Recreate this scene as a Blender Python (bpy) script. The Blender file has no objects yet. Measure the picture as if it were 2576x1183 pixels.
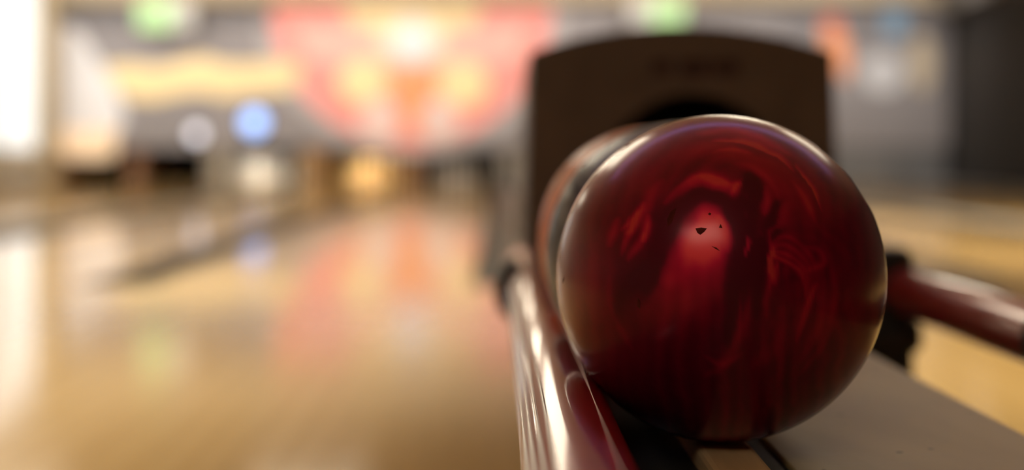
import bpy, bmesh, math, random
import numpy as np
from mathutils import Vector, Matrix

random.seed(4)
SC = bpy.context.scene
COL = SC.collection

# ------------------------------------------------------------------ camera
F, PX, PY, H = 3800.0, 1250.0, 390.0, 0.447      # focal length in px, vanishing point, camera height
W_, H_ = 2576.0, 1183.0
cam = bpy.data.cameras.new('camera')
cam.sensor_fit = 'HORIZONTAL'; cam.sensor_width = 36.0
cam.lens = F / W_ * 36.0
cam.shift_x = (W_ / 2 - PX) / W_
cam.shift_y = -(H_ / 2 - PY) / W_
cam.clip_start = 0.05; cam.clip_end = 100
cam.dof.use_dof = True
cam.dof.focus_distance = 0.915
cam.dof.aperture_fstop = cam.lens / 23.0
cam_o = bpy.data.objects.new('camera', cam); COL.objects.link(cam_o)
cam_o.location = (0, 0, H); cam_o.rotation_euler = (math.pi / 2, 0, 0)
SC.camera = cam_o

# ------------------------------------------------------------------ world, view
wd = bpy.data.worlds.new('world'); SC.world = wd; wd.use_nodes = True
wd.node_tree.nodes['Background'].inputs[0].default_value = (1.0, 0.86, 0.72, 1)
wd.node_tree.nodes['Background'].inputs[1].default_value = 0.05
SC.view_settings.view_transform = 'Standard'; SC.view_settings.look = 'None'
SC.view_settings.exposure = 0.0; SC.view_settings.gamma = 1.0
SC.view_settings.use_curve_mapping = False

# light levels (W for lamps, strength for glowing diffusers), used by the fixtures' builders below
WASH_W = 47.0          # each wall washer over the masking wall
LANE_PANEL = 22.0       # ceiling panels over the lanes
APPROACH_PANEL = 7.0    # ceiling panels over the approach
CONCOURSE_PANEL = 5.0  # ceiling panels behind the players' area
FLOOR_FILL_W = 420.0       # unseen spots added to brighten the floor
VIOLET_PANEL = 5.5
WINDOW_GLOW = 0.85

# ------------------------------------------------------------------ helpers
def at(px, py, d):
    return Vector(((px - PX) * d / F, d, H - (py - PY) * d / F))

MATS = {}
def mat(name, col, rough=0.5, metal=0.0, coat=0.0, coat_rough=0.1, var=0.0, scale=8.0, stretch=(1, 1, 1),
        emit=None, emit_s=0.0, bump=0.0, spec=0.5):
    if name in MATS: return MATS[name]
    m = bpy.data.materials.new(name); m.use_nodes = True
    nt = m.node_tree; b = nt.nodes['Principled BSDF']
    b.inputs['Base Color'].default_value = (*col, 1)
    b.inputs['Roughness'].default_value = rough
    b.inputs['Metallic'].default_value = metal
    b.inputs['Specular IOR Level'].default_value = spec
    b.inputs['Coat Weight'].default_value = coat
    b.inputs['Coat Roughness'].default_value = coat_rough
    if emit:
        b.inputs['Emission Color'].default_value = (*emit, 1)
        b.inputs['Emission Strength'].default_value = emit_s
    if var or bump:
        tc = nt.nodes.new('ShaderNodeTexCoord'); mp = nt.nodes.new('ShaderNodeMapping')
        mp.inputs['Scale'].default_value = stretch
        nz = nt.nodes.new('ShaderNodeTexNoise'); nz.inputs['Scale'].default_value = scale
        nz.inputs['Detail'].default_value = 5
        nt.links.new(tc.outputs['Object'], mp.inputs[0]); nt.links.new(mp.outputs[0], nz.inputs['Vector'])
        if var:
            rp = nt.nodes.new('ShaderNodeValToRGB')
            rp.color_ramp.elements[0].position = 0.3; rp.color_ramp.elements[1].position = 0.7
            rp.color_ramp.elements[0].color = (*[c * (1 - var) for c in col], 1)
            rp.color_ramp.elements[1].color = (*[min(1, c * (1 + var)) for c in col], 1)
            nt.links.new(nz.outputs['Fac'], rp.inputs[0]); nt.links.new(rp.outputs[0], b.inputs['Base Color'])
        if bump:
            bp = nt.nodes.new('ShaderNodeBump'); bp.inputs['Strength'].default_value = bump
            bp.inputs['Distance'].default_value = 0.002
            nt.links.new(nz.outputs['Fac'], bp.inputs['Height']); nt.links.new(bp.outputs[0], b.inputs['Normal'])
    MATS[name] = m
    return m

def plank_mat(name, c1, c2, board=0.027, rough=0.16, coat=0.3):
    """narrow maple boards running along Y, each board its own tone"""
    m = bpy.data.materials.new(name); m.use_nodes = True
    nt = m.node_tree; b = nt.nodes['Principled BSDF']; N = nt.nodes.new; L = nt.links.new
    tc = N('ShaderNodeTexCoord'); sep = N('ShaderNodeSeparateXYZ'); L(tc.outputs['Object'], sep.inputs[0])
    dv = N('ShaderNodeMath'); dv.operation = 'DIVIDE'; dv.inputs[1].default_value = board; L(sep.outputs[0], dv.inputs[0])
    fl = N('ShaderNodeMath'); fl.operation = 'FLOOR'; L(dv.outputs[0], fl.inputs[0])
    wn = N('ShaderNodeTexWhiteNoise'); wn.noise_dimensions = '1D'; L(fl.outputs[0], wn.inputs['W'])
    mp = N('ShaderNodeMapping'); mp.inputs['Scale'].default_value = (30, 1.2, 1); L(tc.outputs['Object'], mp.inputs[0])
    nz = N('ShaderNodeTexNoise'); nz.inputs['Scale'].default_value = 2.0; nz.inputs['Detail'].default_value = 6
    L(mp.outputs[0], nz.inputs['Vector'])
    big = N('ShaderNodeTexNoise'); big.inputs['Scale'].default_value = 0.9; L(tc.outputs['Object'], big.inputs['Vector'])
    a = N('ShaderNodeMath'); a.operation = 'MULTIPLY'; a.inputs[1].default_value = 0.3; L(wn.outputs['Value'], a.inputs[0])
    a2 = N('ShaderNodeMath'); a2.operation = 'MULTIPLY_ADD'; a2.inputs[1].default_value = 0.4
    L(nz.outputs['Fac'], a2.inputs[0]); L(a.outputs[0], a2.inputs[2])
    a3 = N('ShaderNodeMath'); a3.operation = 'MULTIPLY_ADD'; a3.inputs[1].default_value = 0.3
    L(big.outputs['Fac'], a3.inputs[0]); L(a2.outputs[0], a3.inputs[2])
    mx = N('ShaderNodeMix'); mx.data_type = 'RGBA'
    mx.inputs[6].default_value = (*c1, 1); mx.inputs[7].default_value = (*c2, 1)
    L(a3.outputs[0], mx.inputs[0]); L(mx.outputs[2], b.inputs['Base Color'])
    b.inputs['Roughness'].default_value = rough
    b.inputs['Coat Weight'].default_value = coat; b.inputs['Coat Roughness'].default_value = 0.05
    MATS[name] = m
    return m

def finish(o, m=None, smooth=False, parent=None):
    if m is not None:
        o.data.materials.clear(); o.data.materials.append(m)
    if smooth:
        for p in o.data.polygons: p.use_smooth = True
    if parent is not None: o.parent = parent
    return o

def mesh_obj(name, bm, m=None, parent=None, smooth=False):
    bmesh.ops.recalc_face_normals(bm, faces=bm.faces)
    me = bpy.data.meshes.new(name); bm.to_mesh(me); bm.free()
    o = bpy.data.objects.new(name, me); COL.objects.link(o)
    return finish(o, m, smooth, parent)

def add_box(bm, x0, x1, y0, y1, z0, z1, bev=0.0, seg=2):
    r = bmesh.ops.create_cube(bm, size=1.0)
    vs = r['verts']
    bmesh.ops.scale(bm, vec=(x1 - x0, y1 - y0, z1 - z0), verts=vs)
    bmesh.ops.translate(bm, vec=((x0 + x1) / 2, (y0 + y1) / 2, (z0 + z1) / 2), verts=vs)
    if bev:
        es = list({e for v in vs for e in v.link_edges})
        bmesh.ops.bevel(bm, geom=es, offset=bev, segments=seg, affect='EDGES', profile=0.5)

def box(name, x0, x1, y0, y1, z0, z1, m, parent=None, bev=0.0, seg=2):
    bm = bmesh.new(); add_box(bm, x0, x1, y0, y1, z0, z1, bev, seg)
    return mesh_obj(name, bm, m, parent)

def extrude_xz(name, pts, y0, y1, m, parent=None, smooth=False):
    """a closed outline in X/Z given depth from y0 to y1"""
    bm = bmesh.new()
    a = [bm.verts.new((x, y0, z)) for x, z in pts]; b = [bm.verts.new((x, y1, z)) for x, z in pts]
    n = len(pts)
    bm.faces.new(a); bm.faces.new(b[::-1])
    for i in range(n):
        j = (i + 1) % n
        bm.faces.new((a[i], b[i], b[j], a[j]))
    return mesh_obj(name, bm, m, parent, smooth)

def lathe_bm(prof, seg=24, axis='Z', bm=None, center=(0, 0, 0)):
    bm = bm or bmesh.new()
    rings = []
    for r, h in prof:
        ring = []
        for i in range(seg):
            t = 2 * math.pi * i / seg
            if axis == 'Z': p = (r * math.cos(t), r * math.sin(t), h)
            else: p = (r * math.cos(t), h, r * math.sin(t))
            ring.append(bm.verts.new(Vector(p) + Vector(center)))
        rings.append(ring)
    for k in range(len(rings) - 1):
        for i in range(seg):
            j = (i + 1) % seg
            bm.faces.new((rings[k][i], rings[k][j], rings[k + 1][j], rings[k + 1][i]))
    for ring in (rings[0], rings[-1]):      # caps on their own vertices so that smooth shading stays clean
        bm.faces.new([bm.verts.new(v.co) for v in ring])
    return bm

def thing(name, loc, label, cat, group=None):
    o = bpy.data.objects.new(name, None); COL.objects.link(o)
    o.empty_display_size = 0.1; o.location = loc
    tag(o, label, cat, group)
    return o

def tag(o, label, cat, group=None):
    o['label'] = label; o['category'] = cat
    if group: o['group'] = group
    return o

def struct(o, label=None):
    o['kind'] = 'structure'
    if label: o['label'] = label
    return o

def local(root, objs):
    """keep world placement when parenting to an offset Empty"""
    for o in objs:
        o.parent = root
        o.matrix_parent_inverse = Matrix.Translation(-Vector(root.location))

# ------------------------------------------------------------------ materials
M_APPROACH = plank_mat('maple_approach', (0.53, 0.335, 0.105), (0.73, 0.51, 0.20), rough=0.10, coat=0.0)
M_LANE = plank_mat('maple_lane', (0.53, 0.335, 0.11), (0.73, 0.50, 0.21), rough=0.08, coat=0.0)
M_GUTTER = mat('gutter_grey', (0.040, 0.036, 0.030), 0.45, var=0.15, scale=3, spec=0.4)
M_CAP = mat('divider_grey', (0.30, 0.29, 0.27), 0.4, var=0.1, scale=3)
M_WALLW = mat('white_paint', (0.86, 0.88, 0.88), 0.6, var=0.02, scale=2)
M_TAN = mat('tan_paint', (0.50, 0.40, 0.25), 0.6, var=0.05, scale=2)
M_CEIL = mat('ceiling_paint', (0.50, 0.45, 0.37), 0.8, var=0.05, scale=2)
M_DARKWALL = mat('charcoal_slats', (0.030, 0.027, 0.026), 0.6, var=0.2, scale=3, stretch=(1, 1, 0.2))
M_BACK = mat('concourse_paint', (0.42, 0.32, 0.24), 0.7, var=0.1, scale=1)
M_MASK = mat('mask_grey', (0.29, 0.27, 0.275), 0.6, var=0.10, scale=0.7)
M_BLACK = mat('black_plastic', (0.012, 0.011, 0.010), 0.45, var=0.2, scale=20)
M_PIT = mat('pit_black', (0.012, 0.011, 0.010), 0.8, var=0.2, scale=5)
M_HOOD = mat('hood_brown', (0.135, 0.095, 0.074), 0.45, var=0.15, scale=14, bump=0.15)
M_HOODSIDE = mat('hood_side_black', (0.010, 0.009, 0.008), 0.5, var=0.2, scale=10)
M_CHROME = mat('satin_steel', (0.6, 0.6, 0.6), 0.3, 1.0, var=0.05, scale=30)
M_HOUSING = mat('lamp_housing', (0.6, 0.58, 0.55), 0.5, var=0.03, scale=10)

# ------------------------------------------------------------------ the room
FOUL = 5.15
MASK_Y = 23.0
XL, XR, YB, YE, ZC = -6.87, 6.9, -8.0, 25.6, 3.4
struct(box('floor', XL, XR, YB, FOUL, -0.12, 0.0, M_APPROACH))
struct(box('ceiling', XL - 0.1, XR + 0.1, YB, YE, ZC, ZC + 0.1, M_CEIL))
struct(box('wall_front', XL, XR, YE, YE + 0.1, -0.12, ZC, M_PIT))
struct(box('wall_back', XL, XR, YB - 0.1, YB, -0.12, ZC, M_BACK))
struct(box('wall_left', XL - 0.1, XL, YB, YE, -0.12, ZC, M_WALLW))
wr = struct(box('wall_right', XR + 0.04, XR + 0.14, YB, YE, -0.12, ZC, M_DARKWALL))
slat = None
for i in range(90):
    y = 12.0 + i * 0.12
    if slat is None:
        slat = box('slat', 0, 0.04, 0, 0.085, 0.02, 2.45, M_DARKWALL, wr, 0.006, 1); o = slat
    else:
        o = slat.copy(); COL.objects.link(o)
    o.location = (XR, y, 0)
struct(box('trim_1', XR - 0.25, XR + 0.04, 10.0, YE, 2.62, ZC, mat('soffit_grey', (0.20, 0.19, 0.18), 0.7, var=0.05)))
struct(box('trim_2', XL, XL + 0.26, MASK_Y - 0.5, MASK_Y - 0.1, 0, ZC, M_TAN))
struct(box('trim_3', XL, XR, MASK_Y - 0.35, MASK_Y - 0.02, 2.76, ZC, M_TAN))
struct(box('baseboard_left', XL, XL + 0.02, YB, MASK_Y - 0.5, 0, 0.10, M_TAN))

# tall frosted window in the left side wall
wn = thing('window_1', (XL, 20.5, 0), 'tall frosted daylight window in the white side wall', 'window')
del wn['category']; wn['kind'] = 'structure'
M_FROST = mat('frosted_daylight', (0.85, 0.9, 0.92), 0.5, emit=(0.93, 0.98, 1.0), emit_s=WINDOW_GLOW)
M_FRAME = mat('window_frame_white', (0.75, 0.74, 0.70), 0.4, var=0.03)
ps = []
for k in range(3):
    y0 = 16.8 + k * 1.9
    ps.append(box('pane', XL - 0.004, XL + 0.012, y0, y0 + 1.8, 0.55, 3.1, M_FROST))
    for yy in (y0 - 0.05, y0 + 1.8):
        ps.append(box('mullion', XL, XL + 0.05, yy, yy + 0.05, 0.5, 3.15, M_FRAME))
ps.append(box('window_sill', XL, XL + 0.1, 16.7, 22.45, 0.46, 0.51, M_FRAME))
local(wn, ps)

# ------------------------------------------------------------------ lanes, gutters, dividers
lanes = [  # x0, x1, label
    (-1.18, -0.09, 'maple bowling lane running beside the ball return to dimly lit pins'),
    (-2.54, -1.45, 'maple bowling lane ending at the amber-lit pins'),
    (-4.22, -3.20, 'maple bowling lane ending at cream pins under the blue lamp'),
    (-5.45, -4.46, 'maple bowling lane ending at the empty dark pit'),
    (-6.68, -5.66, 'maple bowling lane by the white wall ending at the lowered sweep board'),
    (0.55, 1.64, 'maple bowling lane starting right behind the dark ball return hood'),
    (1.90, 2.98, 'maple bowling lane second from the hood on the dark slat wall side'),
    (3.64, 4.72, 'maple bowling lane third from the hood towards the dark slat wall'),
    (4.98, 6.06, 'maple bowling lane along the dark slat wall'),
]
for x0, x1, lab in lanes:
    xc = (x0 + x1) / 2
    t = thing('bowling_lane', (xc, FOUL, 0), lab, 'bowling lane', 'bowling lanes')
    bed = box('lane_bed', x0, x1, FOUL + 0.004, 22.95, -0.10, 0.0, M_LANE)
    deck = box('pin_deck', x0, x1, 22.955, 24.75, -0.10, 0.0, M_LANE)
    ps = [bed, deck]
    for k in range(7):    # aiming arrows inlaid in the boards
        bm = bmesh.new(); ax = xc + (k - 3) * 0.135; ay = FOUL + 4.0 - abs(k - 3) * 0.28
        vs = [bm.verts.new(p) for p in ((ax - 0.025, ay, 0.0012), (ax + 0.025, ay, 0.0012), (ax, ay + 0.15, 0.0012))]
        bm.faces.new(vs)
        ps.append(mesh_obj('aiming_arrow', bm, mat('dark_inlay', (0.16, 0.09, 0.04), 0.2, var=0.1)))
    local(t, ps)

gut = [(-1.44, -1.19, 'dark channel between the dim lane and the amber-lit lane'),
       (-2.80, -2.55, 'dark channel on the far side of the amber-lit lane'),
       (-3.19, -2.94, 'dark channel beside the lane with the blue lamp'),
       (-4.45, -4.23, 'dark channel between the blue-lamp lane and the empty pit lane'),
       (-5.65, -5.46, 'dark channel between the empty pit lane and the sweep board lane'),
       (-6.865, -6.69, 'dark channel nearest the white wall'),
       (-0.08, 0.16, 'channel leading up to the dark ball return hood'),
       (0.30, 0.54, 'channel hidden behind the ball return hood'),
       (1.65, 1.89, 'channel between first and second lane past the hood'),
       (2.99, 3.23, 'channel beyond the second lane past the hood'),
       (3.39, 3.63, 'channel before the third lane past the hood'),
       (4.73, 4.97, 'channel between third lane past the hood and slat wall lane'),
       (6.07, 6.31, 'channel nearest the dark slat wall')]
for x0, x1, lab in gut:
    xc, r = (x0 + x1) / 2, (x1 - x0) / 2
    prof = [(x0, -0.12), (x0, -0.012), (x0 + 0.008, -0.012)]
    for i in range(11):
        a = math.pi + math.pi * i / 10
        prof.append((xc + (r - 0.01) * math.cos(a), -0.014 + 0.075 * math.sin(a)))
    prof += [(x1 - 0.008, -0.012), (x1, -0.012), (x1, -0.12)]
    t = thing('lane_gutter', (xc, FOUL, 0), lab, 'gutter', 'lane gutters')
    g = extrude_xz('gutter_channel', prof, FOUL + 0.05, 24.75, M_GUTTER)
    e = box('gutter_end_plate', x0, x1, FOUL + 0.004, FOUL + 0.05, -0.12, -0.006, M_CHROME, None, 0.004, 1)
    local(t, [g, e])
for x0, x1, lab in [(-2.935, -2.805, 'grey divider cap between two gutters left of the amber-lit lane'),
                    (0.165, 0.295, 'grey divider cap behind the ball return hood'),
                    (3.235, 3.385, 'grey divider cap between the second and third lanes past the hood'),
                    (6.315, 6.895, 'wide grey cap along the dark slat wall')]:
    tag(box('divider_cap', x0, x1, FOUL + 0.004, 24.75, -0.10, 0.012, M_CAP, None, 0.008, 2), lab, 'divider', 'lane divider caps')

# pit partitions (kickbacks) with their wooden front edges
M_KICK = [mat('kick_orange', (0.42, 0.17, 0.055), 0.5, var=0.15, scale=6),
          mat('kick_tan', (0.40, 0.26, 0.13), 0.5, var=0.15, scale=6),
          mat('kick_brown', (0.28, 0.14, 0.07), 0.5, var=0.15, scale=6),
          mat('kick_grey', (0.30, 0.26, 0.21), 0.5, var=0.15, scale=6)]
kicks = [(-6.72, 0.16, 0, 'dark orange pit partition next to the white wall corner'),
         (-5.54, 0.20, 2, 'brown pit partition between sweep board pit and empty pit'),
         (-4.34, 0.20, 3, 'grey-tan pit partition between empty pit and blue-lamp pins'),
         (-2.87, 0.26, 1, 'tan orange pit partition between cream pins and amber-lit pins'),
         (-1.31, 0.20, 2, 'brown pit partition between amber-lit pins and dim pins'),
         (0.20, 0.26, 3, 'grey-tan pit partition beside the dim pins, near the hood'),
         (1.77, 0.20, 3, 'grey-tan pit partition hidden behind the hood'),
         (3.31, 0.30, 3, 'grey-tan pit partition behind the hood and red ball'),
         (4.85, 0.20, 3, 'grey-tan pit partition beside the closed shutters')]
for x, w, mi, lab in kicks:
    t = thing('pit_partition', (x, 23.2, 0), lab, 'partition', 'pit partitions')
    a = box('partition_panel', x - w / 2 + 0.03, x + w / 2 - 0.03, 23.16, 25.5, 0.0, 0.75, M_KICK[mi])
    b = box('front_edge', x - w / 2, x + w / 2, 23.10, 23.16, 0.0, 0.70, M_KICK[mi], None, 0.01, 2)
    local(t, [a, b])

# ------------------------------------------------------------------ masking wall with printed graphics
mask = thing('masking_wall', (0, MASK_Y, 0.55), 'long grey mural wall above the pins with pink disc and yellow ribbon', 'mural')
PPM = F / MASK_Y
def mx(px): return (px - PX) / PPM
def mz(py): return H - (py - PY) / PPM
ps = []
edges = [XL + 0.01, -5.60, -4.34, -2.87, -1.31, 0.23, 1.77, 3.31, 4.85, XR - 0.01]
for i in range(len(edges) - 1):
    ps.append(box('mural_panel', edges[i] + 0.004, edges[i + 1] - 0.004, MASK_Y, MASK_Y + 0.04, mz(372), 2.80, M_MASK, None, 0.004, 1))
LAY = {}
def print_(name, pts, layer, m):
    """one cut-out of printed film; every cut-out lies on its own level so that overlaps stack"""
    LAY.setdefault(layer, 0); LAY[layer] += 1
    y1 = MASK_Y - 0.0005 - 0.006 * layer - 0.0009 * LAY[layer]
    ps.append(extrude_xz(name, [(mx(a), mz(b)) for a, b in pts], y1 - 0.0007, y1, m))
def ell(cx, cy, rx, ry, n=40, a0=0, a1=2 * math.pi):
    return [(cx + rx * math.cos(a0 + (a1 - a0) * i / n), cy + ry * math.sin(a0 + (a1 - a0) * i / n)) for i in range(n)]
def disc_cut(cx, cy, r, top):
    p = []
    for i in range(73):
        t = math.pi * 2 * i / 72
        p.append((cx + r * math.cos(t), max(top, cy + r * math.sin(t))))
    return p
def pm(n, c, var=0.05): return mat('print_' + n, c, 0.55, var=var, scale=2)
P_PINK = pm('pink', (0.90, 0.33, 0.29)); P_PALE = pm('pale_grey', (0.46, 0.43, 0.43)); P_YEL = pm('yellow', (0.95, 0.75, 0.40))
P_CREAM = pm('cream', (0.95, 0.83, 0.55)); P_WHITE = pm('white', (0.82, 0.82, 0.84)); P_ORANGE = pm('orange', (0.92, 0.36, 0.16))
P_LPINK = pm('light_pink', (0.88, 0.49, 0.42)); P_BLUSH = pm('blush', (0.82, 0.62, 0.57)); P_BLUE = pm('blue', (0.22, 0.38, 0.55)); P_DGREY = pm('dark_grey', (0.15, 0.14, 0.15))
P_RED = pm('red', (0.60, 0.12, 0.08)); P_LIGHT = pm('light_grey', (0.62, 0.62, 0.64))
TOPP = 3
print_('pale_ring_print', disc_cut(1035, 0, 392, TOPP)[0:37] + [(1035 - 392, TOPP), (1035 + 392, TOPP)][0:1], 0, P_PALE)
print_('pink_disc_print', [(1382, TOPP)] + [(1035 + 352 * math.cos(math.pi * i / 48), 8 + 358 * math.sin(math.pi * i / 48)) for i in range(49)] + [(688, TOPP)], 1, P_PINK)
print_('pink_band_print', [(735, 60), (1330, 60), (1300, 150), (1200, 170), (870, 170), (770, 150)], 2, P_LPINK)
print_('yellow_crown_print', [(860, TOPP), (1215, TOPP), (1190, 70), (1080, 72), (1040, 60), (1000, 72), (890, 70)], 3, P_YEL)
print_('cream_disc_print', ell(1038, 105, 52, 55), 4, P_WHITE)
print_('cream_halo_print', ell(1038, 95, 85, 55), 3, P_CREAM)
print_('yellow_spot_print', ell(915, 205, 62, 58), 3, P_YEL)
print_('yellow_spot_print', ell(1165, 212, 64, 58), 3, P_YEL)
print_('orange_wedge_print', [(975, 170), (1105, 170), (1085, 260), (1040, 345), (995, 260)], 2, P_ORANGE)
print_('pale_spot_print', ell(955, 305, 52, 56), 3, P_BLUSH)
print_('pale_spot_print', ell(1105, 305, 52, 56), 3, P_BLUSH)
rib = []
top = [(262, 165), (330, 160), (400, 168), (460, 152), (510, 140), (560, 158), (640, 160), (700, 152), (755, 160)]
bot = [(745, 225), (690, 232), (620, 238), (560, 248), (510, 232), (450, 238), (390, 255), (330, 250), (290, 225)]
print_('yellow_ribbon_print', top + bot, 1, P_YEL)
print_('white_pin_print', [(116, 335), (110, 250), (112, 160), (120, 90), (160, 62), (200, 75), (230, 120), (258, 170), (290, 215),
                           (310, 270), (315, 310), (290, 338), (220, 350)], 1, P_WHITE)
print_('dark_band_print', [(130, 22), (690, 22), (700, 60), (140, 60)], 0, P_DGREY)
print_('orange_flame_print', [(2062, 60), (2100, 55), (2128, 90), (2140, 150), (2132, 205), (2112, 190), (2095, 150), (2070, 110)], 1, P_ORANGE)
print_('red_tip_print', [(2068, 40), (2112, 38), (2118, 72), (2072, 74)], 2, P_RED)
print_('blue_patch_print', [(2222, 20), (2278, 20), (2276, 90), (2226, 95)], 1, P_BLUE)
print_('white_patch_print', ell(2222, 185, 56, 50), 1, P_LIGHT)
print_('cream_patch_print', ell(2318, 160, 32, 70), 1, pm('beige', (0.62, 0.52, 0.38)))
print_('dark_band_print', [(1960, 45), (2200, 45), (2370, 60), (2370, 100), (2200, 90), (1960, 80)], 0, P_DGREY)
local(mask, ps)
# closed shutters under the mural on the slat wall side
M_SHUT = mat('shutter_grey', (0.20, 0.20, 0.205), 0.55, var=0.1, scale=3)
for x0, x1, lab in [(4.97, 6.1, 'grey closed shutter over the pit next to the hood edge'),
                    (6.12, 6.86, 'narrow grey closed shutter in the slat wall corner')]:
    t = thing('pit_shutter', ((x0 + x1) / 2, 23.1, 0), lab, 'shutter', 'closed pit shutters')
    ps = [box('shutter_panel', x0, x1, 23.06, 23.10, 0.014, 0.545, M_SHUT, None, 0.005, 1)]
    for k in range(4):
        ps.append(box('shutter_rib', x0 + 0.03, x1 - 0.03, 23.045, 23.06, 0.07 + k * 0.13, 0.13 + k * 0.13, M_SHUT, None, 0.004, 1))
    local(t, ps)

# ------------------------------------------------------------------ pins
M_PIN = mat('pin_white', (0.85, 0.83, 0.78), 0.25, coat=0.4, var=0.03)
M_PINRED = mat('pin_red_band', (0.55, 0.03, 0.03), 0.3, var=0.1)
PIN = [(0.0258, 0), (0.029, 0.004), (0.036, 0.02), (0.047, 0.055), (0.0575, 0.095), (0.0605, 0.118), (0.058, 0.15), (0.048, 0.19),
       (0.034, 0.225), (0.0255, 0.25), (0.0235, 0.268), (0.0245, 0.285), (0.029, 0.315), (0.0322, 0.338), (0.031, 0.356), (0.025, 0.370), (0.013, 0.379), (0.003, 0.381)]
pin0 = None
def pin(x, y, z, label, group):
    global pin0
    if pin0 is None:
        r = thing('bowling_pin', (x, y, z), label, 'bowling pin', group)
        mesh_obj('pin_body', lathe_bm(PIN, 20), M_PIN, r, True)
        for h in (0.243, 0.277):
            mesh_obj('neck_stripe', lathe_bm([(0.0285 - (h > 0.25) * 0.003, h), (0.0268 - (h > 0.25) * 0.002, h + 0.008)], 20), M_PINRED, r, True)
        pin0 = r
    else:
        r = pin0.copy(); COL.objects.link(r); r.location = (x, y, z)
        tag(r, label, 'bowling pin', group)
        for ch in pin0.children:
            c = ch.copy(); COL.objects.link(c); c.parent = r
for xc, lab, grp in [(-0.635, 'white bowling pin standing in the dim pit beside the hood', 'pins in the dim pit'),
                     (-1.995, 'white bowling pin glowing amber in the warm-lit pit', 'pins in the amber-lit pit'),
                     (-3.71, 'cream-lit bowling pin standing below the blue lamp', 'pins below the blue lamp')]:
    for row in range(4):
        for k in range(row + 1):
            pin(xc + (k - row / 2) * 0.3048, 23.45 + row * 0.264, 0.0, lab, grp)

def pit_lamp(x, w, col, power, lab):
    t = thing('pit_lamp', (x, 23.2, 0.62), lab, 'lamp', 'pit lamps')
    h = box('lamp_housing', x - w / 2, x + w / 2, 23.06, 23.18, 0.60, 0.66, M_HOUSING, None, 0.008, 1)
    d = box('lamp_diffuser', x - w / 2 + 0.02, x + w / 2 - 0.02, 23.08, 23.16, 0.592, 0.602, mat('glow_%.2f_%.2f' % (x, power), col, 0.5, emit=col, emit_s=power * 0.25))
    L = bpy.data.lights.new('pit_light', 'AREA'); L.shape = 'RECTANGLE'; L.size = w; L.size_y = 0.08; L.energy = power; L.color = col
    lo = bpy.data.objects.new('pit_light', L); COL.objects.link(lo)
    lo.location = (x, 23.12, 0.588); lo.rotation_euler = (math.radians(38), 0, 0)
    local(t, [h, d, lo])
pit_lamp(-1.995, 0.9, (1.0, 0.62, 0.22), 26.0, 'amber tube lamp over the warm-lit pins')
pit_lamp(-3.71, 0.9, (1.0, 0.94, 0.80), 20.0, 'cream tube lamp over the pins below the blue lamp')
pit_lamp(-0.635, 0.9, (1.0, 0.96, 0.92), 2.0, 'weak tube lamp over the dim pins')
# lowered sweep board with warm lamplight put into its colour and glow
t = thing('sweep_board', (-6.17, 22.8, 0.35), 'white sweep board with painted warm glow, lowered in front of the pit by the white wall', 'sweep board')
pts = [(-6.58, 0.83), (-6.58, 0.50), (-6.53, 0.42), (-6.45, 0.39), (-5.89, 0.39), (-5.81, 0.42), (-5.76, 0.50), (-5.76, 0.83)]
b = extrude_xz('board', pts, 22.80, 22.84, mat('sweep_warm_glow', (0.80, 0.56, 0.34), 0.5, var=0.05, emit=(1.0, 0.80, 0.55), emit_s=0.4))
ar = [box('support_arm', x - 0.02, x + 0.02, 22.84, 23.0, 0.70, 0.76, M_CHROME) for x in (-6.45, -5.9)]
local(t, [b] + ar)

# small round lamps on the mural and lit signs on the beam
def round_lamp(px, py, r, col, s, lab):
    c = at(px, py, MASK_Y - 0.05)
    t = thing('indicator_lamp', c, lab, 'lamp', 'round lamps on the mural')
    a = mesh_obj('bezel', lathe_bm([(r * 1.25, 0.045), (r * 1.25, 0.0), (r * 1.02, -0.012), (r * 1.0, 0.0), (r * 0.9, 0.01)], 28, 'Y'), M_BLACK, t, True)
    b = mesh_obj('lens', lathe_bm([(r, 0.0), (r * 0.85, -0.02), (r * 0.5, -0.035), (0.004, -0.04)], 28, 'Y'),
                 mat('lens_%d' % px, col, 0.3, emit=col, emit_s=s), t, True)
round_lamp(640, 308, 0.17, (0.30, 0.50, 1.0), 2.1, 'round blue lamp on the mural above the cream pins')
round_lamp(495, 338, 0.10, (0.85, 0.85, 0.95), 1.6, 'small pale round lamp on the mural beside the blue lamp')
def lit_sign(px, py, w, h, flip, lab):
    c = at(px, py, MASK_Y - 0.45)
    t = thing('lit_sign', c, lab, 'sign', 'lit signs on the tan beam')
    x0, x1, z0, z1 = -w / 2, w / 2, -h / 2, h / 2
    box('sign_box', x0, x1, 0.0, 0.08, z0, z1, M_HOUSING, t, 0.01, 1)
    s = -1 if flip else 1
    xa = w * 0.12 * s
    g = (x0 + 0.02, xa) if s > 0 else (xa, x1 - 0.02)
    wv = (xa, x1 - 0.02) if s > 0 else (x0 + 0.02, xa)
    box('green_face', *g, -0.012, 0.0, z0 + 0.02, z1 - 0.02, mat('sign_green', (0.36, 0.62, 0.26), 0.4, emit=(0.62, 1.0, 0.45), emit_s=0.28), t)
    box('white_face', *wv, -0.012, 0.0, z0 + 0.12, z1 - 0.02, mat('sign_white', (0.5, 0.5, 0.45), 0.4, emit=(1, 0.97, 0.9), emit_s=0.1), t)
    box('hanger', -0.02, 0.02, 0.03, 0.05, z1, ZC - c.z, M_HOUSING, t)
lit_sign(415, 38, 0.85, 0.42, False, 'lit green and white sign near the white wall')
lit_sign(1655, 30, 0.85, 0.36, True, 'lit green and white sign above the ball return hood')

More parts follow.
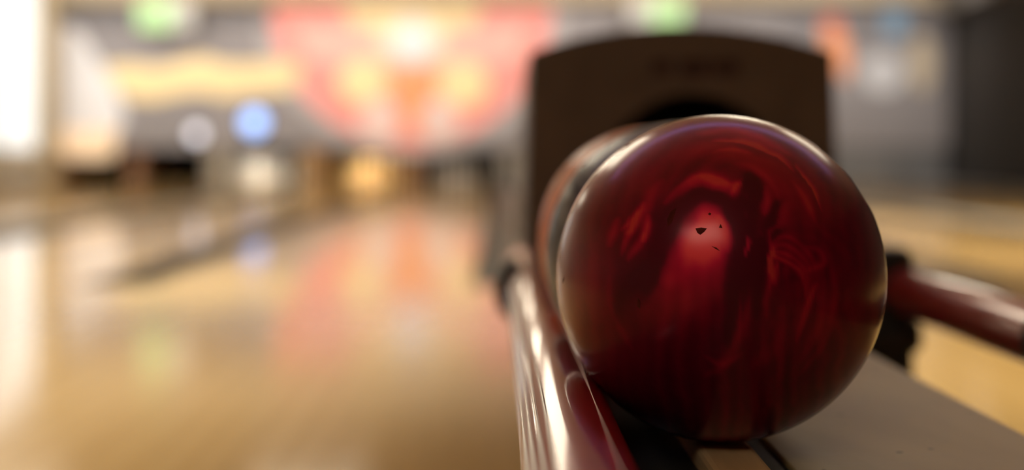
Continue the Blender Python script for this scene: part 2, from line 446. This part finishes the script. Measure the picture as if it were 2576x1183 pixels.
# ------------------------------------------------------------------ ceiling lights
def panel_light(x, y, wx, wy, col, s, lab, name='ceiling_light'):
    t = thing(name, (x, y, ZC), lab, 'ceiling light', 'ceiling light panels')
    fr = []
    for a in ((-wx / 2 - 0.04, wx / 2 + 0.04, -wy / 2 - 0.04, -wy / 2), (-wx / 2 - 0.04, wx / 2 + 0.04, wy / 2, wy / 2 + 0.04),
              (-wx / 2 - 0.04, -wx / 2, -wy / 2, wy / 2), (wx / 2, wx / 2 + 0.04, -wy / 2, wy / 2)):
        box('frame', a[0], a[1], a[2], a[3], -0.06, 0.0, M_HOUSING, t)
    box('diffuser', -wx / 2, wx / 2, -wy / 2, wy / 2, -0.05, -0.03, mat('panel_%s_%g' % (lab[:12], s), (0.8, 0.8, 0.8), 0.5, emit=col, emit_s=s), t)
WARM = (1.0, 0.87, 0.66)
for x in (-5.0, -1.9, 2.2):
    for y in ((9.8, 12.6, 15.4) if x > -4 else (12.6, 15.4)):
        panel_light(x, y, 1.2, 0.5, WARM, LANE_PANEL, 'warm ceiling panel over the lanes')
for x, y, k in ((-1.6, 7.0, 1.0), (3.4, 7.4, 0.6)):
    panel_light(x, y, 1.6, 2.2, WARM, APPROACH_PANEL * k, 'warm ceiling panel past the foul line on the slat wall side' if x > 0 else 'warm ceiling panel past the foul line over the amber-lit lane')
panel_light(0.6, 4.3, 7.0, 0.16, (0.45, 0.32, 1.0), VIOLET_PANEL, 'long violet ceiling light strip across the approach')
panel_light(-1.5, -3.3, 2.2, 1.8, (1.0, 0.82, 0.64), CONCOURSE_PANEL, 'large warm ceiling panel in the concourse behind the ball return')
def floor_fill_spot(x, y, k, lab):  # added spot that lights the floor while the ball stays outside its cone
    t = thing('floor_fill_spot', (x, y, ZC), lab, 'ceiling light', 'added floor fill spots')
    mesh_obj('trim_ring', lathe_bm([(0.10, 0.0), (0.10, -0.012), (0.075, -0.012), (0.07, 0.0)], 28), M_HOUSING, t, True)
    L = bpy.data.lights.new('floor_fill_beam', 'SPOT'); L.energy = FLOOR_FILL_W * k; L.color = WARM
    L.spot_size = math.radians(58); L.spot_blend = 0.7; L.shadow_soft_size = 0.05
    lo = bpy.data.objects.new('floor_fill_beam', L); COL.objects.link(lo); lo.parent = t; lo.location = (0, 0, -0.03)
for x, y, k, lab in ((-1.75, 2.7, 1.0, 'added floor fill spot over the approach beside the ball return'),
                  (-4.4, 3.6, 0.8, 'added floor fill spot over the approach near the white wall'),
                  (-2.2, 5.2, 0.8, 'added floor fill spot over the foul line of the amber-lit lane'),
                  (1.95, 3.2, 1.8, 'added floor fill spot over the approach on the slat wall side'),
                  (2.4, 6.8, 2.2, 'added floor fill spot over the second lane past the hood'),
                  (3.4, 10.2, 2.4, 'added floor fill spot over the third lane past the hood')):
    floor_fill_spot(x, y, k, lab)
for k in range(4):
    x = -5.5 + k * 3.6
    t = thing('wall_washer', (x, 20.3, ZC), 'long wall washer lamp aimed at the mural', 'lamp', 'mural wall washers')
    box('washer_housing', -1.6, 1.6, -0.06, 0.06, -0.14, 0.0, M_HOUSING, t, 0.01, 1)
    L = bpy.data.lights.new('washer_light', 'AREA'); L.shape = 'RECTANGLE'; L.size = 3.2; L.size_y = 0.12
    L.energy = WASH_W; L.color = (1.0, 0.93, 0.86); L.spread = math.radians(120)
    lo = bpy.data.objects.new('washer_light', L); COL.objects.link(lo); lo.parent = t
    lo.location = (0, 0.09, -0.15); lo.rotation_euler = (math.radians(52), 0, 0)

# ------------------------------------------------------------------ ball return
def red_tube_mat():
    m = mat('red_lacquer', (0.32, 0.009, 0.010), 0.34, 0.1, coat=0.9, coat_rough=0.07, var=0.12, scale=30, stretch=(1, 0.05, 1))
    return m
M_RED = red_tube_mat()
RZ = H - 0.1744; RL, RRX, RR = 0.0443, 0.525, 0.0308
HY0, HY1 = 2.33, 3.00                      # hood front and back
CLY = 1.93                                 # clamps
br = thing('ball_return', (0.28, 1.6, 0), 'ball return with dark arched hood, red tube rails and grey deck', 'ball return')
ps = []
def rail(x, y0, y1):
    prof = [(RR * 0.6, y0 - 0.012), (RR * 0.9, y0 - 0.006), (RR, y0), (RR, y1)]
    bm = lathe_bm(prof, 64, 'Y', None, (x, 0, RZ))
    o = mesh_obj('rail', bm, M_RED, None, True)
    return o
rl = rail(RL, 0.30, HY0); rr = rail(RRX, 0.30, HY0)
ps += [rl, rr]
# raised seam along the crown of each rail, towards the balls
for x, s, o in ((RL, 1, rl), (RRX, -1, rr)):
    an = math.radians(90 - 27 * s)
    mesh_obj('seam', lathe_bm([(0.0007, 0.31), (0.0007, HY0 - 0.01)], 8, 'Y', None, (x + RR * math.cos(an), 0, RZ + RR * math.sin(an))), M_RED, o, True)
# pressed ridges along the outer side of the lane-side rail
for deg in (122, 134, 146, 158):
    an = math.radians(deg)
    mesh_obj('ridge', lathe_bm([(0.0011, 0.31), (0.0011, CLY)], 8, 'Y', None, (RL + (RR - 0.0002) * math.cos(an), 0, RZ + (RR - 0.0002) * math.sin(an))), M_CHROME, rl, True)
# clamps
def arc_clamp(x, a0, a1, r0, r1):
    p = []
    for i in range(17):
        t = math.radians(a0 + (a1 - a0) * i / 16); p.append((x + r1 * math.cos(t), RZ + r1 * math.sin(t)))
    for i in range(17):
        t = math.radians(a1 + (a0 - a1) * i / 16); p.append((x + r0 * math.cos(t), RZ + r0 * math.sin(t)))
    return extrude_xz('rail_clamp', p, CLY, CLY + 0.05, M_BLACK)
ps.append(arc_clamp(RL, 112, 300, RR - 0.001, RR + 0.017))
bm = bmesh.new()
add_box(bm, RRX - 0.050, RRX + 0.012, CLY, CLY + 0.07, RZ - 0.058, RZ + 0.056, 0.016, 3)
add_box(bm, RRX - 0.075, RRX + 0.020, CLY - 0.01, CLY + 0.08, RZ - 0.080, RZ - 0.036, 0.014, 3)
ps.append(mesh_obj('rail_clamp', bm, M_BLACK))
ps.append(mesh_obj('rail_collar', lathe_bm([(RR + 0.003, 1.22), (RR + 0.006, 1.225), (RR + 0.006, 1.408), (RR + 0.004, 1.413), (RR, 1.415)], 40, 'Y', None, (RRX, 0, RZ)), M_BLACK, None, True))
# tray, track board, deck, plinth
ZB = H - 0.0813 - 0.108          # underside of the ball
ps.append(box('tray', 0.036, 0.20, 0.25, HY0, ZB - 0.060, ZB - 0.014, M_BLACK, None, 0.003, 1))
M_BOARD = mat('track_board_tan', (0.70, 0.49, 0.26), 0.5, var=0.2, scale=40, stretch=(1, 0.1, 1))
ps.append(box('track_board', 0.130, 0.167, 0.28, HY0, ZB - 0.030, ZB - 0.0002, M_BOARD, None, 0.004, 2))
# worn grey deck
def deck_mat():
    m = bpy.data.materials.new('worn_grey_deck'); m.use_nodes = True
    nt = m.node_tree; b = nt.nodes['Principled BSDF']; N = nt.nodes.new; L = nt.links.new
    tc = N('ShaderNodeTexCoord')
    n1 = N('ShaderNodeTexNoise'); n1.inputs['Scale'].default_value = 9; n1.inputs['Detail'].default_value = 8; n1.inputs['Distortion'].default_value = 0.6
    mp = N('ShaderNodeMapping'); mp.inputs['Scale'].default_value = (1.0, 0.35, 1); mp.inputs['Rotation'].default_value = (0, 0, 0.5)
    L(tc.outputs['Object'], mp.inputs[0]); L(mp.outputs[0], n1.inputs['Vector'])
    rp = N('ShaderNodeValToRGB'); e = rp.color_ramp.elements
    e[0].position = 0.3; e[0].color = (0.31, 0.235, 0.11, 1); e[1].position = 0.7; e[1].color = (0.48, 0.385, 0.19, 1)
    L(n1.outputs['Fac'], rp.inputs[0])
    # fine pale scuffs
    mp2 = N('ShaderNodeMapping'); mp2.inputs['Scale'].default_value = (12, 140, 1); mp2.inputs['Rotation'].default_value = (0, 0, -0.25)
    n2 = N('ShaderNodeTexNoise'); n2.inputs['Scale'].default_value = 1.4; n2.inputs['Detail'].default_value = 4
    L(tc.outputs['Object'], mp2.inputs[0]); L(mp2.outputs[0], n2.inputs['Vector'])
    r2 = N('ShaderNodeValToRGB'); r2.color_ramp.elements[0].position = 0.60; r2.color_ramp.elements[1].position = 0.80
    r2.color_ramp.elements[1].color = (0.55, 0.55, 0.55, 1); L(n2.outputs['Fac'], r2.inputs[0])
    m1 = N('ShaderNodeMix'); m1.data_type = 'RGBA'; m1.inputs[7].default_value = (0.42, 0.37, 0.28, 1)
    L(r2.outputs[0], m1.inputs[0]); L(rp.outputs[0], m1.inputs[6])
    # dark specks
    v = N('ShaderNodeTexVoronoi'); v.inputs['Scale'].default_value = 42; L(tc.outputs['Object'], v.inputs['Vector'])
    r3 = N('ShaderNodeValToRGB'); r3.color_ramp.elements[0].position = 0.09; r3.color_ramp.elements[1].position = 0.13
    r3.color_ramp.elements[0].color = (0.8, 0.8, 0.8, 1); r3.color_ramp.elements[1].color = (0, 0, 0, 1); L(v.outputs['Distance'], r3.inputs[0])
    n3 = N('ShaderNodeTexNoise'); n3.inputs['Scale'].default_value = 11; L(tc.outputs['Object'], n3.inputs['Vector'])
    gt = N('ShaderNodeMath'); gt.operation = 'GREATER_THAN'; gt.inputs[1].default_value = 0.50; L(n3.outputs['Fac'], gt.inputs[0])
    mu = N('ShaderNodeMath'); mu.operation = 'MULTIPLY'; L(r3.outputs[0], mu.inputs[0]); L(gt.outputs[0], mu.inputs[1])
    m2 = N('ShaderNodeMix'); m2.data_type = 'RGBA'; m2.inputs[7].default_value = (0.03, 0.025, 0.02, 1)
    L(mu.outputs[0], m2.inputs[0]); L(m1.outputs[2], m2.inputs[6]); L(m2.outputs[2], b.inputs['Base Color'])
    b.inputs['Roughness'].default_value = 0.5
    bp = N('ShaderNodeBump'); bp.inputs['Strength'].default_value = 0.15; bp.inputs['Distance'].default_value = 0.001
    L(n2.outputs['Fac'], bp.inputs['Height']); L(bp.outputs[0], b.inputs['Normal'])
    return m
ps.append(box('deck', 0.188, 0.376, 0.25, HY0, ZB - 0.024, ZB - 0.010, deck_mat(), None, 0.0015, 2))
ps.append(box('plinth', 0.09, 0.36, 0.60, 2.95, 0.0, ZB - 0.060, M_BLACK, None, 0.01, 2))
for x0, x1 in ((RL - 0.01, 0.10), (0.35, RRX + 0.01)):
    ps.append(box('rail_foot', x0, x1, CLY + 0.005, CLY + 0.045, ZB - 0.10, RZ - RR + 0.001, M_BLACK, None, 0.004, 1))
# hood: arched shell with a faceplate that has the ball opening
hx0, hx1 = 0.045, 0.5245; hc = (hx0 + hx1) / 2
zt, zs = H + 0.199, H + 0.159
def hood_outline(inset=0.0, n=24):
    p = [(hx0 - 0.006 + inset, ZB - 0.05 + inset), (hx0 + 0.006 + inset, zs - inset)]
    w = (hx1 - hx0) / 2 - 0.006
    s = zt - zs; R = (w * w + s * s) / (2 * s); a = math.asin(w / R)
    for i in range(1, n):
        t = -a + 2 * a * i / n
        p.append((hc + (R - inset) * math.sin(t), zt - R + (R - inset) * math.cos(t)))
    p += [(hx1 - 0.006 - inset, zs - inset), (hx1 + 0.006 - inset, ZB - 0.05 + inset)]
    return p
ho = hood_outline()
bm = bmesh.new()                                  # shell: outline swept back, closed at the rear
n = len(ho)
A = [bm.verts.new((x, HY0 + 0.012, z)) for x, z in ho]
B = [bm.verts.new((x, HY1 - 0.03, z)) for x, z in ho]
Cc = [bm.verts.new((hc + (x - hc) * 0.92, HY1, ZB + (z - ZB) * 0.9)) for x, z in ho]
for i in range(n):
    j = (i + 1) % n
    bm.faces.new((A[i], A[j], B[j], B[i])); bm.faces.new((B[i], B[j], Cc[j], Cc[i]))
bm.faces.new(Cc)
hood = mesh_obj('hood_shell', bm, M_HOODSIDE); ps.append(hood)
# faceplate with arched opening
OX, OR = 0.303, 0.145
oz = H + 0.094 - OR
def face_bm():
    bm = bmesh.new()
    outer = hood_outline()
    hole = [(OX - OR, ZB - 0.05)] + [(OX - OR * math.cos(math.pi * i / 32), oz + OR * math.sin(math.pi * i / 32)) for i in range(33)] + [(OX + OR, ZB - 0.05)]
    loop = outer + [(OX + OR, ZB - 0.05)] + hole[::-1][1:-1] + [(OX - OR, ZB - 0.05)]
    vs = [bm.verts.new((x, HY0, z)) for x, z in loop]
    f = bm.faces.new(vs)
    bmesh.ops.triangulate(bm, faces=[f])
    r = bmesh.ops.extrude_face_region(bm, geom=list(bm.faces))
    bmesh.ops.translate(bm, vec=(0, 0.012, 0), verts=[v for v in r['geom'] if isinstance(v, bmesh.types.BMVert)])
    return bm
fp = mesh_obj('faceplate', face_bm(), M_HOOD); ps.append(fp)
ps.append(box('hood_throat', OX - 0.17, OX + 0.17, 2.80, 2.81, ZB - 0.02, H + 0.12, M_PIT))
# faded red lettering plate on the faceplate: three worn patches
M_EMB = mat('faded_red_print', (0.045, 0.012, 0.010), 0.5, var=0.3, scale=60)
for x0, x1, z0, z1 in ((1640, 1690, 152, 188), (1712, 1782, 150, 192), (1790, 1858, 152, 190)):
    a = at(x0, z1, HY0); b = at(x1, z0, HY0)
    e = box('emblem_patch', a.x, b.x, HY0 - 0.0012, HY0 - 0.0002, a.z, b.z, M_EMB, None, 0.0004, 1)
    ps.append(e)
local(br, ps)

# ------------------------------------------------------------------ balls
R = 0.108
def ball_mesh(name, seg, rings, holes):
    bm = bmesh.new(); bmesh.ops.create_uvsphere(bm, u_segments=seg, v_segments=rings, radius=R)
    me = bpy.data.meshes.new(name); bm.to_mesh(me); bm.free()
    o = bpy.data.objects.new(name, me); COL.objects.link(o)
    cut = []
    for d, rr_ in holes:
        d = Vector(d).normalized()
        bm = bmesh.new(); bmesh.ops.create_cone(bm, cap_ends=True, segments=48, radius1=rr_, radius2=rr_, depth=0.08)
        bmesh.ops.transform(bm, matrix=Matrix.Translation(d * R) @ Vector((0, 0, 1)).rotation_difference(d).to_matrix().to_4x4(), verts=bm.verts)
        cm = bpy.data.meshes.new('cut'); bm.to_mesh(cm); bm.free()
        c = bpy.data.objects.new('cut', cm); COL.objects.link(c); cut.append(c)
        md = o.modifiers.new('b', 'BOOLEAN'); md.object = c; md.operation = 'DIFFERENCE'; md.solver = 'EXACT'
    if cut:
        bpy.context.view_layer.update()
        dg = bpy.context.evaluated_depsgraph_get()
        new = bpy.data.meshes.new_from_object(o.evaluated_get(dg))
        o.modifiers.clear(); o.data = new
        for c in cut: bpy.data.objects.remove(c)
    for p in o.data.polygons:
        p.use_smooth = True
    # sharp rims of the holes
    co = o.data.vertices
    for p in o.data.polygons:
        if abs(p.center.length - R) > 0.0012: p.use_smooth = False
    return o

BC = Vector((0.1477, 1.003, H - 0.0813))
to_cam = (Vector((0, 0, H)) - BC).normalized()
right = Vector((0, 0, 1)).cross(to_cam).normalized(); up = to_cam.cross(right)
def dir_uv(px, py, w=None):
    u, v = (px - 1818) / 412.0, -(py - 703) / 412.0
    s = u * u + v * v
    if w is None: w = math.sqrt(max(0, 1 - s))
    return (right * u + up * v + to_cam * w).normalized()
h1 = dir_uv(2093, 403, 0.092); h2 = dir_uv(2167, 490, 0.10)
h3 = (right * 0.45 + up * 0.35 - to_cam * 0.82)
ball = ball_mesh('bowling_ball', 384, 256, [(h1, 0.0125), (h2, 0.0125), (h3, 0.0145)])
ball.location = BC
tag(ball, 'sharp deep red bowling ball with marbled swirls and small chips, frontmost on the rails', 'bowling ball', 'balls on the ball return')

# marbled pigment stored as a colour attribute
rng = np.random.RandomState(3)
me = ball.data
nv = len(me.vertices)
P = np.empty(nv * 3); me.vertices.foreach_get('co', P); P = P.reshape(-1, 3) / R
rt, ut, ct = np.array(right), np.array(up), np.array(to_cam)
U, V, Wc = P @ rt, P @ ut, P @ ct
X = 1818 + U * 412; Y = 703 - V * 412
def vnoise(p, seed):
    """smooth value noise in 3D"""
    r = np.random.RandomState(seed); tab = r.rand(32, 32, 32)
    i = np.floor(p).astype(int); f = p - i; f = f * f * (3 - 2 * f)
    out = 0
    for dx in (0, 1):
        for dy in (0, 1):
            for dz in (0, 1):
                w = (f[:, 0] if dx else 1 - f[:, 0]) * (f[:, 1] if dy else 1 - f[:, 1]) * (f[:, 2] if dz else 1 - f[:, 2])
                out = out + w * tab[(i[:, 0] + dx) % 32, (i[:, 1] + dy) % 32, (i[:, 2] + dz) % 32]
    return out
def fbm(p, seed, oct=4):
    s, a, t = 0, 0.5, 0
    for k in range(oct):
        s = s + a * vnoise(p * 2 ** k + 7.3 * k + 20, seed + k); t += a; a *= 0.5
    return s / t
wx = (fbm(P * 2.2, 11) - 0.5); wy = (fbm(P * 2.2, 31) - 0.5)
wfx = (fbm(P * 7, 51) - 0.5); wfy = (fbm(P * 7, 71) - 0.5)
XW = X + 18 * wx + 14 * wfx; YW = Y + 18 * wy + 14 * wfy
front = np.clip((Wc + 0.05) / 0.25, 0, 1)
def spline(pts, n=10):
    pts = [np.array(p, float) for p in pts]
    q = [2 * pts[0] - pts[1]] + pts + [2 * pts[-1] - pts[-2]]
    out = []
    for i in range(1, len(q) - 2):
        for k in range(n):
            t = k / n
            out.append(0.5 * ((2 * q[i]) + (q[i + 1] - q[i - 1]) * t + (2 * q[i - 1] - 5 * q[i] + 4 * q[i + 1] - q[i + 2]) * t * t
                              + (3 * q[i] - q[i - 1] - 3 * q[i + 1] + q[i + 2]) * t ** 3))
    out.append(pts[-1])
    return np.array(out)
def stroke(pts, w, amp, taper=True, sharp=None):
    """soft line; sharp=+1/-1 makes one side crisp"""
    if amp > 0 and w < 16: amp = min(amp * 1.7, 0.75)
    c = spline(pts)
    best = np.full(nv, 1e9); tt = np.zeros(nv); side = np.zeros(nv)
    L = len(c) - 1
    for i in range(L):
        a, b = c[i], c[i + 1]; d = b - a; l2 = d @ d + 1e-9
        t = np.clip(((XW - a[0]) * d[0] + (YW - a[1]) * d[1]) / l2, 0, 1)
        ex, ey = XW - a[0] - t * d[0], YW - a[1] - t * d[1]
        dist = ex * ex + ey * ey
        m = dist < best
        best[m] = dist[m]; tt[m] = (i + t[m]) / L
        side[m] = np.sign(d[0] * ey[m] - d[1] * ex[m])
    dd = np.sqrt(best)
    env = np.sin(np.pi * np.clip(tt, 0.0, 1.0)) ** 0.6 if taper else 1.0
    ww = w * (0.35 + 0.65 * env)
    if sharp is not None:
        ww = np.where(side * sharp > 0, ww * 0.28, ww)
    return amp * env * np.exp(-(dd / ww) ** 2)
# broad flow
field = 0.27 + 0.22 * (fbm(P * np.array([2.0, 2.0, 1.4]), 5) - 0.5)
# nested inverted-U folds
for cx, cy, lam, ph, amp, rad in ((1872, 560, 46, 0.4, 0.05, 330), (1795, 640, 60, 1.7, 0.03, 260), (1990, 720, 34, 0.2, 0.05, 150)):
    dv = np.minimum(YW - cy, 0); rr2 = np.sqrt((XW - cx) ** 2 * 1.1 + dv ** 2)
    s = np.sin(2 * np.pi * (rr2 / lam + 1.6 * wx) + ph)
    s = np.sign(s) * np.abs(s) ** 1.5
    field += amp * s * np.exp(-(rr2 / rad) ** 2) * front
S = 0
S = S + stroke([(1797, 570), (1794, 595), (1786, 625)], 44, 0.70, False)
S = S + stroke([(1690, 720), (1735, 655), (1785, 590)], 44, 0.36)
S = S + stroke([(1800, 640), (1780, 700), (1760, 745)], 52, 0.26, False)
S = S + stroke([(1815, 555), (1832, 590), (1836, 650)], 13, 0.28)
S = S + stroke([(1668, 760), (1700, 715), (1740, 690)], 20, 0.12)
S = S + stroke([(1640, 770), (1690, 650), (1720, 560), (1790, 512), (1842, 545), (1862, 640), (1850, 760), (1830, 860)], 25, -0.50, True)
S = S + stroke([(1690, 540), (1745, 482), (1795, 470), (1850, 488), (1885, 470)], 30, 0.60, True, -1)
S = S + stroke([(1770, 462), (1810, 476), (1845, 492)], 18, 0.3)
S = S + stroke([(1872, 640), (1868, 560), (1872, 500), (1890, 472), (1905, 500), (1893, 545), (1888, 620), (1886, 700)], 12, -0.34)
S = S + stroke([(1876, 475), (1892, 490), (1890, 530)], 13, -0.25)
S = S + stroke([(1846, 512), (1858, 492), (1872, 480)], 6, 0.30)
S = S + stroke([(1960, 515), (1945, 540), (1932, 590), (1912, 650), (1900, 730), (1905, 800)], 16, -0.32)
S = S + stroke([(1922, 485), (1928, 520), (1922, 560)], 11, 0.26)
S = S + stroke([(1884, 600), (1882, 630), (1874, 665)], 6, 0.42)
S = S + stroke([(1968, 520), (1958, 560), (1950, 590)], 15, 0.18)
S = S + stroke([(1935, 640), (1930, 600), (1950, 580)], 7, 0.25)
for k, (r0, am) in enumerate(((44, 0.34), (62, 0.25), (82, 0.2), (104, 0.16))):
    S = S + stroke([(1935 - 0.1 * r0, 690 + 0.6 * r0), (1930, 665 - 0.2 * r0), (1955 + 0.1 * r0, 660 - 0.9 * r0 + 40), (1985 + 0.4 * r0, 690 - 0.5 * r0 + 20), (2000 + 0.45 * r0, 760)], 6, am)
S = S + stroke([(2010, 630), (2045, 640), (2055, 665), (2030, 680), (2015, 690)], 8, 0.22)
S = S + stroke([(2045, 712), (2030, 735), (2010, 790), (1995, 850)], 8, 0.28)
S = S + stroke([(1948, 660), (1938, 690), (1936, 720)], 7, 0.34)
# outer arcs at the upper right
S = S + stroke([(1800, 380), (1880, 385), (1940, 410), (1992, 452)], 10, 0.60, True, 1)
S = S + stroke([(1990, 430), (2030, 490), (2052, 545)], 7, 0.42, True, 1)
S = S + stroke([(1985, 470), (2015, 520), (2040, 580)], 8, 0.25)
S = S + stroke([(1760, 360), (1840, 350), (1920, 370), (1985, 415)], 12, 0.24)
S = S + stroke([(1800, 430), (1870, 425), (1930, 450), (1975, 500), (2000, 570)], 26, 0.15)
S = S + stroke([(1700, 420), (1780, 395), (1870, 405)], 22, 0.14)
S = S + stroke([(1640, 470), (1740, 400), (1860, 390), (1970, 450), (2020, 540)], 60, 0.10, False)
S = S + stroke([(1800, 412), (1850, 403), (1900, 412)], 7, 0.22)
# streaks on the left
for (x0, y0, x1, y1, w, am) in ((1645, 525, 1600, 610, 11, 0.40), (1655, 560, 1640, 625, 10, 0.36), (1630, 540, 1585, 660, 7, 0.26), (1580, 560, 1560, 640, 12, 0.2),
                                (1650, 600, 1600, 670, 9, 0.22), (1612, 560, 1590, 600, 4, 0.25)):
    S = S + stroke([(x0, y0), ((x0 + x1) / 2 + 4, (y0 + y1) / 2), (x1, y1)], w, am)
S = S + stroke([(1690, 600), (1650, 690), (1600, 740), (1580, 820)], 34, -0.16)
# veils below
S = S + stroke([(1740, 700), (1700, 760), (1690, 850)], 60, 0.16)
S = S + stroke([(1960, 760), (1950, 850), (1900, 900)], 18, 0.14)
S = S + stroke([(1880, 740), (1870, 820), (1830, 900), (1780, 930)], 12, 0.12)
S = S + stroke([(2060, 700), (2055, 800), (2000, 900)], 14, 0.12)
S = S + stroke([(1780, 880), (1830, 895), (1880, 870)], 8, 0.12)
S = S + stroke([(1540, 600), (1520, 720), (1540, 820)], 26, 0.08)
S = S + stroke([(1905, 590), (1930, 640), (1920, 720), (1925, 800)], 7, 0.12)
S = S + stroke([(1870, 700), (1862, 760), (1868, 850)], 6, 0.10)
S = S + stroke([(2070, 640), (2085, 740), (2060, 850), (2000, 930)], 9, 0.10)
S = S + stroke([(1560, 700), (1575, 790), (1620, 880)], 10, 0.07)
S = S + stroke([(1855, 440), (1900, 450), (1940, 490), (1958, 530)], 9, 0.14)
S = S + stroke([(1690, 470), (1660, 520), (1650, 570)], 14, 0.14)
field = field + S * front
# generic swirls for the rest of the ball
back = 0.16 * np.sin(14 * fbm(P * 1.8, 91) + 5 * P[:, 2]) * (1 - front)
field = np.clip(field + back + 0.05 * (fbm(P * 14, 77) - 0.5) + 0.05 * (fbm(P * 70, 17) - 0.5), 0.14, 1)
ca = me.color_attributes.new('pigment', 'FLOAT_COLOR', 'POINT')
stops = np.array([0.0, 0.25, 0.5, 0.75, 1.0])
cr = np.interp(field, stops, [0.035, 0.17, 0.40, 0.62, 0.76])
cg = np.interp(field, stops, [0.0018, 0.0022, 0.004, 0.010, 0.048])
cb = np.interp(field, stops, [0.008, 0.022, 0.036, 0.054, 0.060])
ca.data.foreach_set('color', np.stack([cr, cg, cb, field], 1).astype(np.float32).ravel())

def ball_mat():
    m = bpy.data.materials.new('red_pearl_resin'); m.use_nodes = True
    nt = m.node_tree; b = nt.nodes['Principled BSDF']; N = nt.nodes.new; L = nt.links.new
    a = N('ShaderNodeAttribute'); a.attribute_name = 'pigment'
    L(a.outputs['Color'], b.inputs['Base Color'])
    mr = N('ShaderNodeMapRange'); mr.inputs['From Min'].default_value = 0.2; mr.inputs['From Max'].default_value = 0.9
    mr.inputs['To Min'].default_value = 0.45; mr.inputs['To Max'].default_value = 0.75
    L(a.outputs['Alpha'], mr.inputs['Value']); L(mr.outputs[0], b.inputs['Metallic'])
    b.inputs['Roughness'].default_value = 0.52
    b.inputs['Specular IOR Level'].default_value = 0.1
    b.inputs['Coat Weight'].default_value = 1.0; b.inputs['Coat Roughness'].default_value = 0.16; b.inputs['Coat IOR'].default_value = 1.32
    tc = N('ShaderNodeTexCoord'); nz = N('ShaderNodeTexNoise'); nz.inputs['Scale'].default_value = 60; nz.inputs['Detail'].default_value = 6
    L(tc.outputs['Object'], nz.inputs['Vector'])
    mr2 = N('ShaderNodeMapRange'); mr2.inputs['To Min'].default_value = 0.18; mr2.inputs['To Max'].default_value = 0.22
    L(nz.outputs['Fac'], mr2.inputs['Value']); L(mr2.outputs[0], b.inputs['Coat Roughness'])
    return m
finish(ball, ball_mat())
# chips knocked out of the surface
M_CHIP = mat('chip_dark', (0.11, 0.018, 0.013), 0.9, var=0.3, scale=200, spec=0.05)
def chip(pts):
    bm = bmesh.new()
    c = Vector((sum(p[0] for p in pts) / len(pts), sum(p[1] for p in pts) / len(pts), 0))
    rim = [bm.verts.new(dir_uv(*p) * (R + 0.00010)) for p in pts]
    mid = [bm.verts.new(dir_uv(c.x + (p[0] - c.x) * 0.6, c.y + (p[1] - c.y) * 0.6) * (R + 0.00022)) for p in pts]
    n = len(pts)
    for i in range(n):
        j = (i + 1) % n
        bm.faces.new((rim[i], rim[j], mid[j], mid[i]))
    bm.faces.new(mid)
    return mesh_obj('chip', bm, M_CHIP, ball)
chip([(1764, 592), (1777, 590), (1790, 592), (1784, 600), (1775, 607), (1768, 602)])
chip([(1821, 581), (1825, 591), (1817, 590)])
chip([(1720, 544), (1716, 560), (1709, 580), (1700, 588), (1699, 570), (1706, 553)])
chip([(1796, 555), (1800, 558), (1797, 562), (1792, 559)])
chip([(1632, 752), (1638, 760), (1637, 778), (1630, 772)])
chip([(1441, 704), (1440, 714), (1434, 724), (1436, 712)])
chip([(1800, 632), (1812, 636), (1820, 644), (1810, 639)])
chip([(1580, 375), (1598, 367), (1590, 377)])

def swirl_ball_mat(name, c1, c2, c3, rough=0.15):
    m = bpy.data.materials.new(name); m.use_nodes = True
    nt = m.node_tree; b = nt.nodes['Principled BSDF']; N = nt.nodes.new; L = nt.links.new
    tc = N('ShaderNodeTexCoord'); nz = N('ShaderNodeTexNoise'); nz.inputs['Scale'].default_value = 9; nz.inputs['Distortion'].default_value = 2.5
    L(tc.outputs['Object'], nz.inputs['Vector'])
    rp = N('ShaderNodeValToRGB'); e = rp.color_ramp.elements
    e[0].position = 0.35; e[0].color = (*c1, 1); e[1].position = 0.65; e[1].color = (*c3, 1)
    k = e.new(0.5); k.color = (*c2, 1)
    L(nz.outputs['Fac'], rp.inputs[0]); L(rp.outputs[0], b.inputs['Base Color'])
    b.inputs['Roughness'].default_value = 0.45; b.inputs['Coat Weight'].default_value = 0.3; b.inputs['Coat IOR'].default_value = 1.3; b.inputs['Specular IOR Level'].default_value = 0.15; b.inputs['Coat Roughness'].default_value = rough
    return m
def other_ball(c, m, lab, rot):
    o = ball_mesh('bowling_ball', 96, 48, [((0.1, 0.75, 0.66), 0.0125), ((-0.18, 0.75, 0.66), 0.0125), ((0.0, 0.99, -0.1), 0.0145)])
    o.location = c; o.rotation_euler = rot
    tag(o, lab, 'bowling ball', 'balls on the ball return'); finish(o, m)
other_ball((BC.x, BC.y + 0.2163, BC.z), swirl_ball_mat('navy_resin', (0.015, 0.016, 0.045), (0.05, 0.05, 0.09), (0.22, 0.22, 0.25)),
           'blurred navy and grey bowling ball between the red ball and the coral ball', (0.3, 0, 0.2))
other_ball((BC.x, BC.y + 0.4328, BC.z), swirl_ball_mat('coral_resin', (0.88, 0.22, 0.10), (0.92, 0.34, 0.19), (0.92, 0.46, 0.32)),
           'blurred coral orange bowling ball in front of the dark hood', (-0.4, 0.2, 0.5))
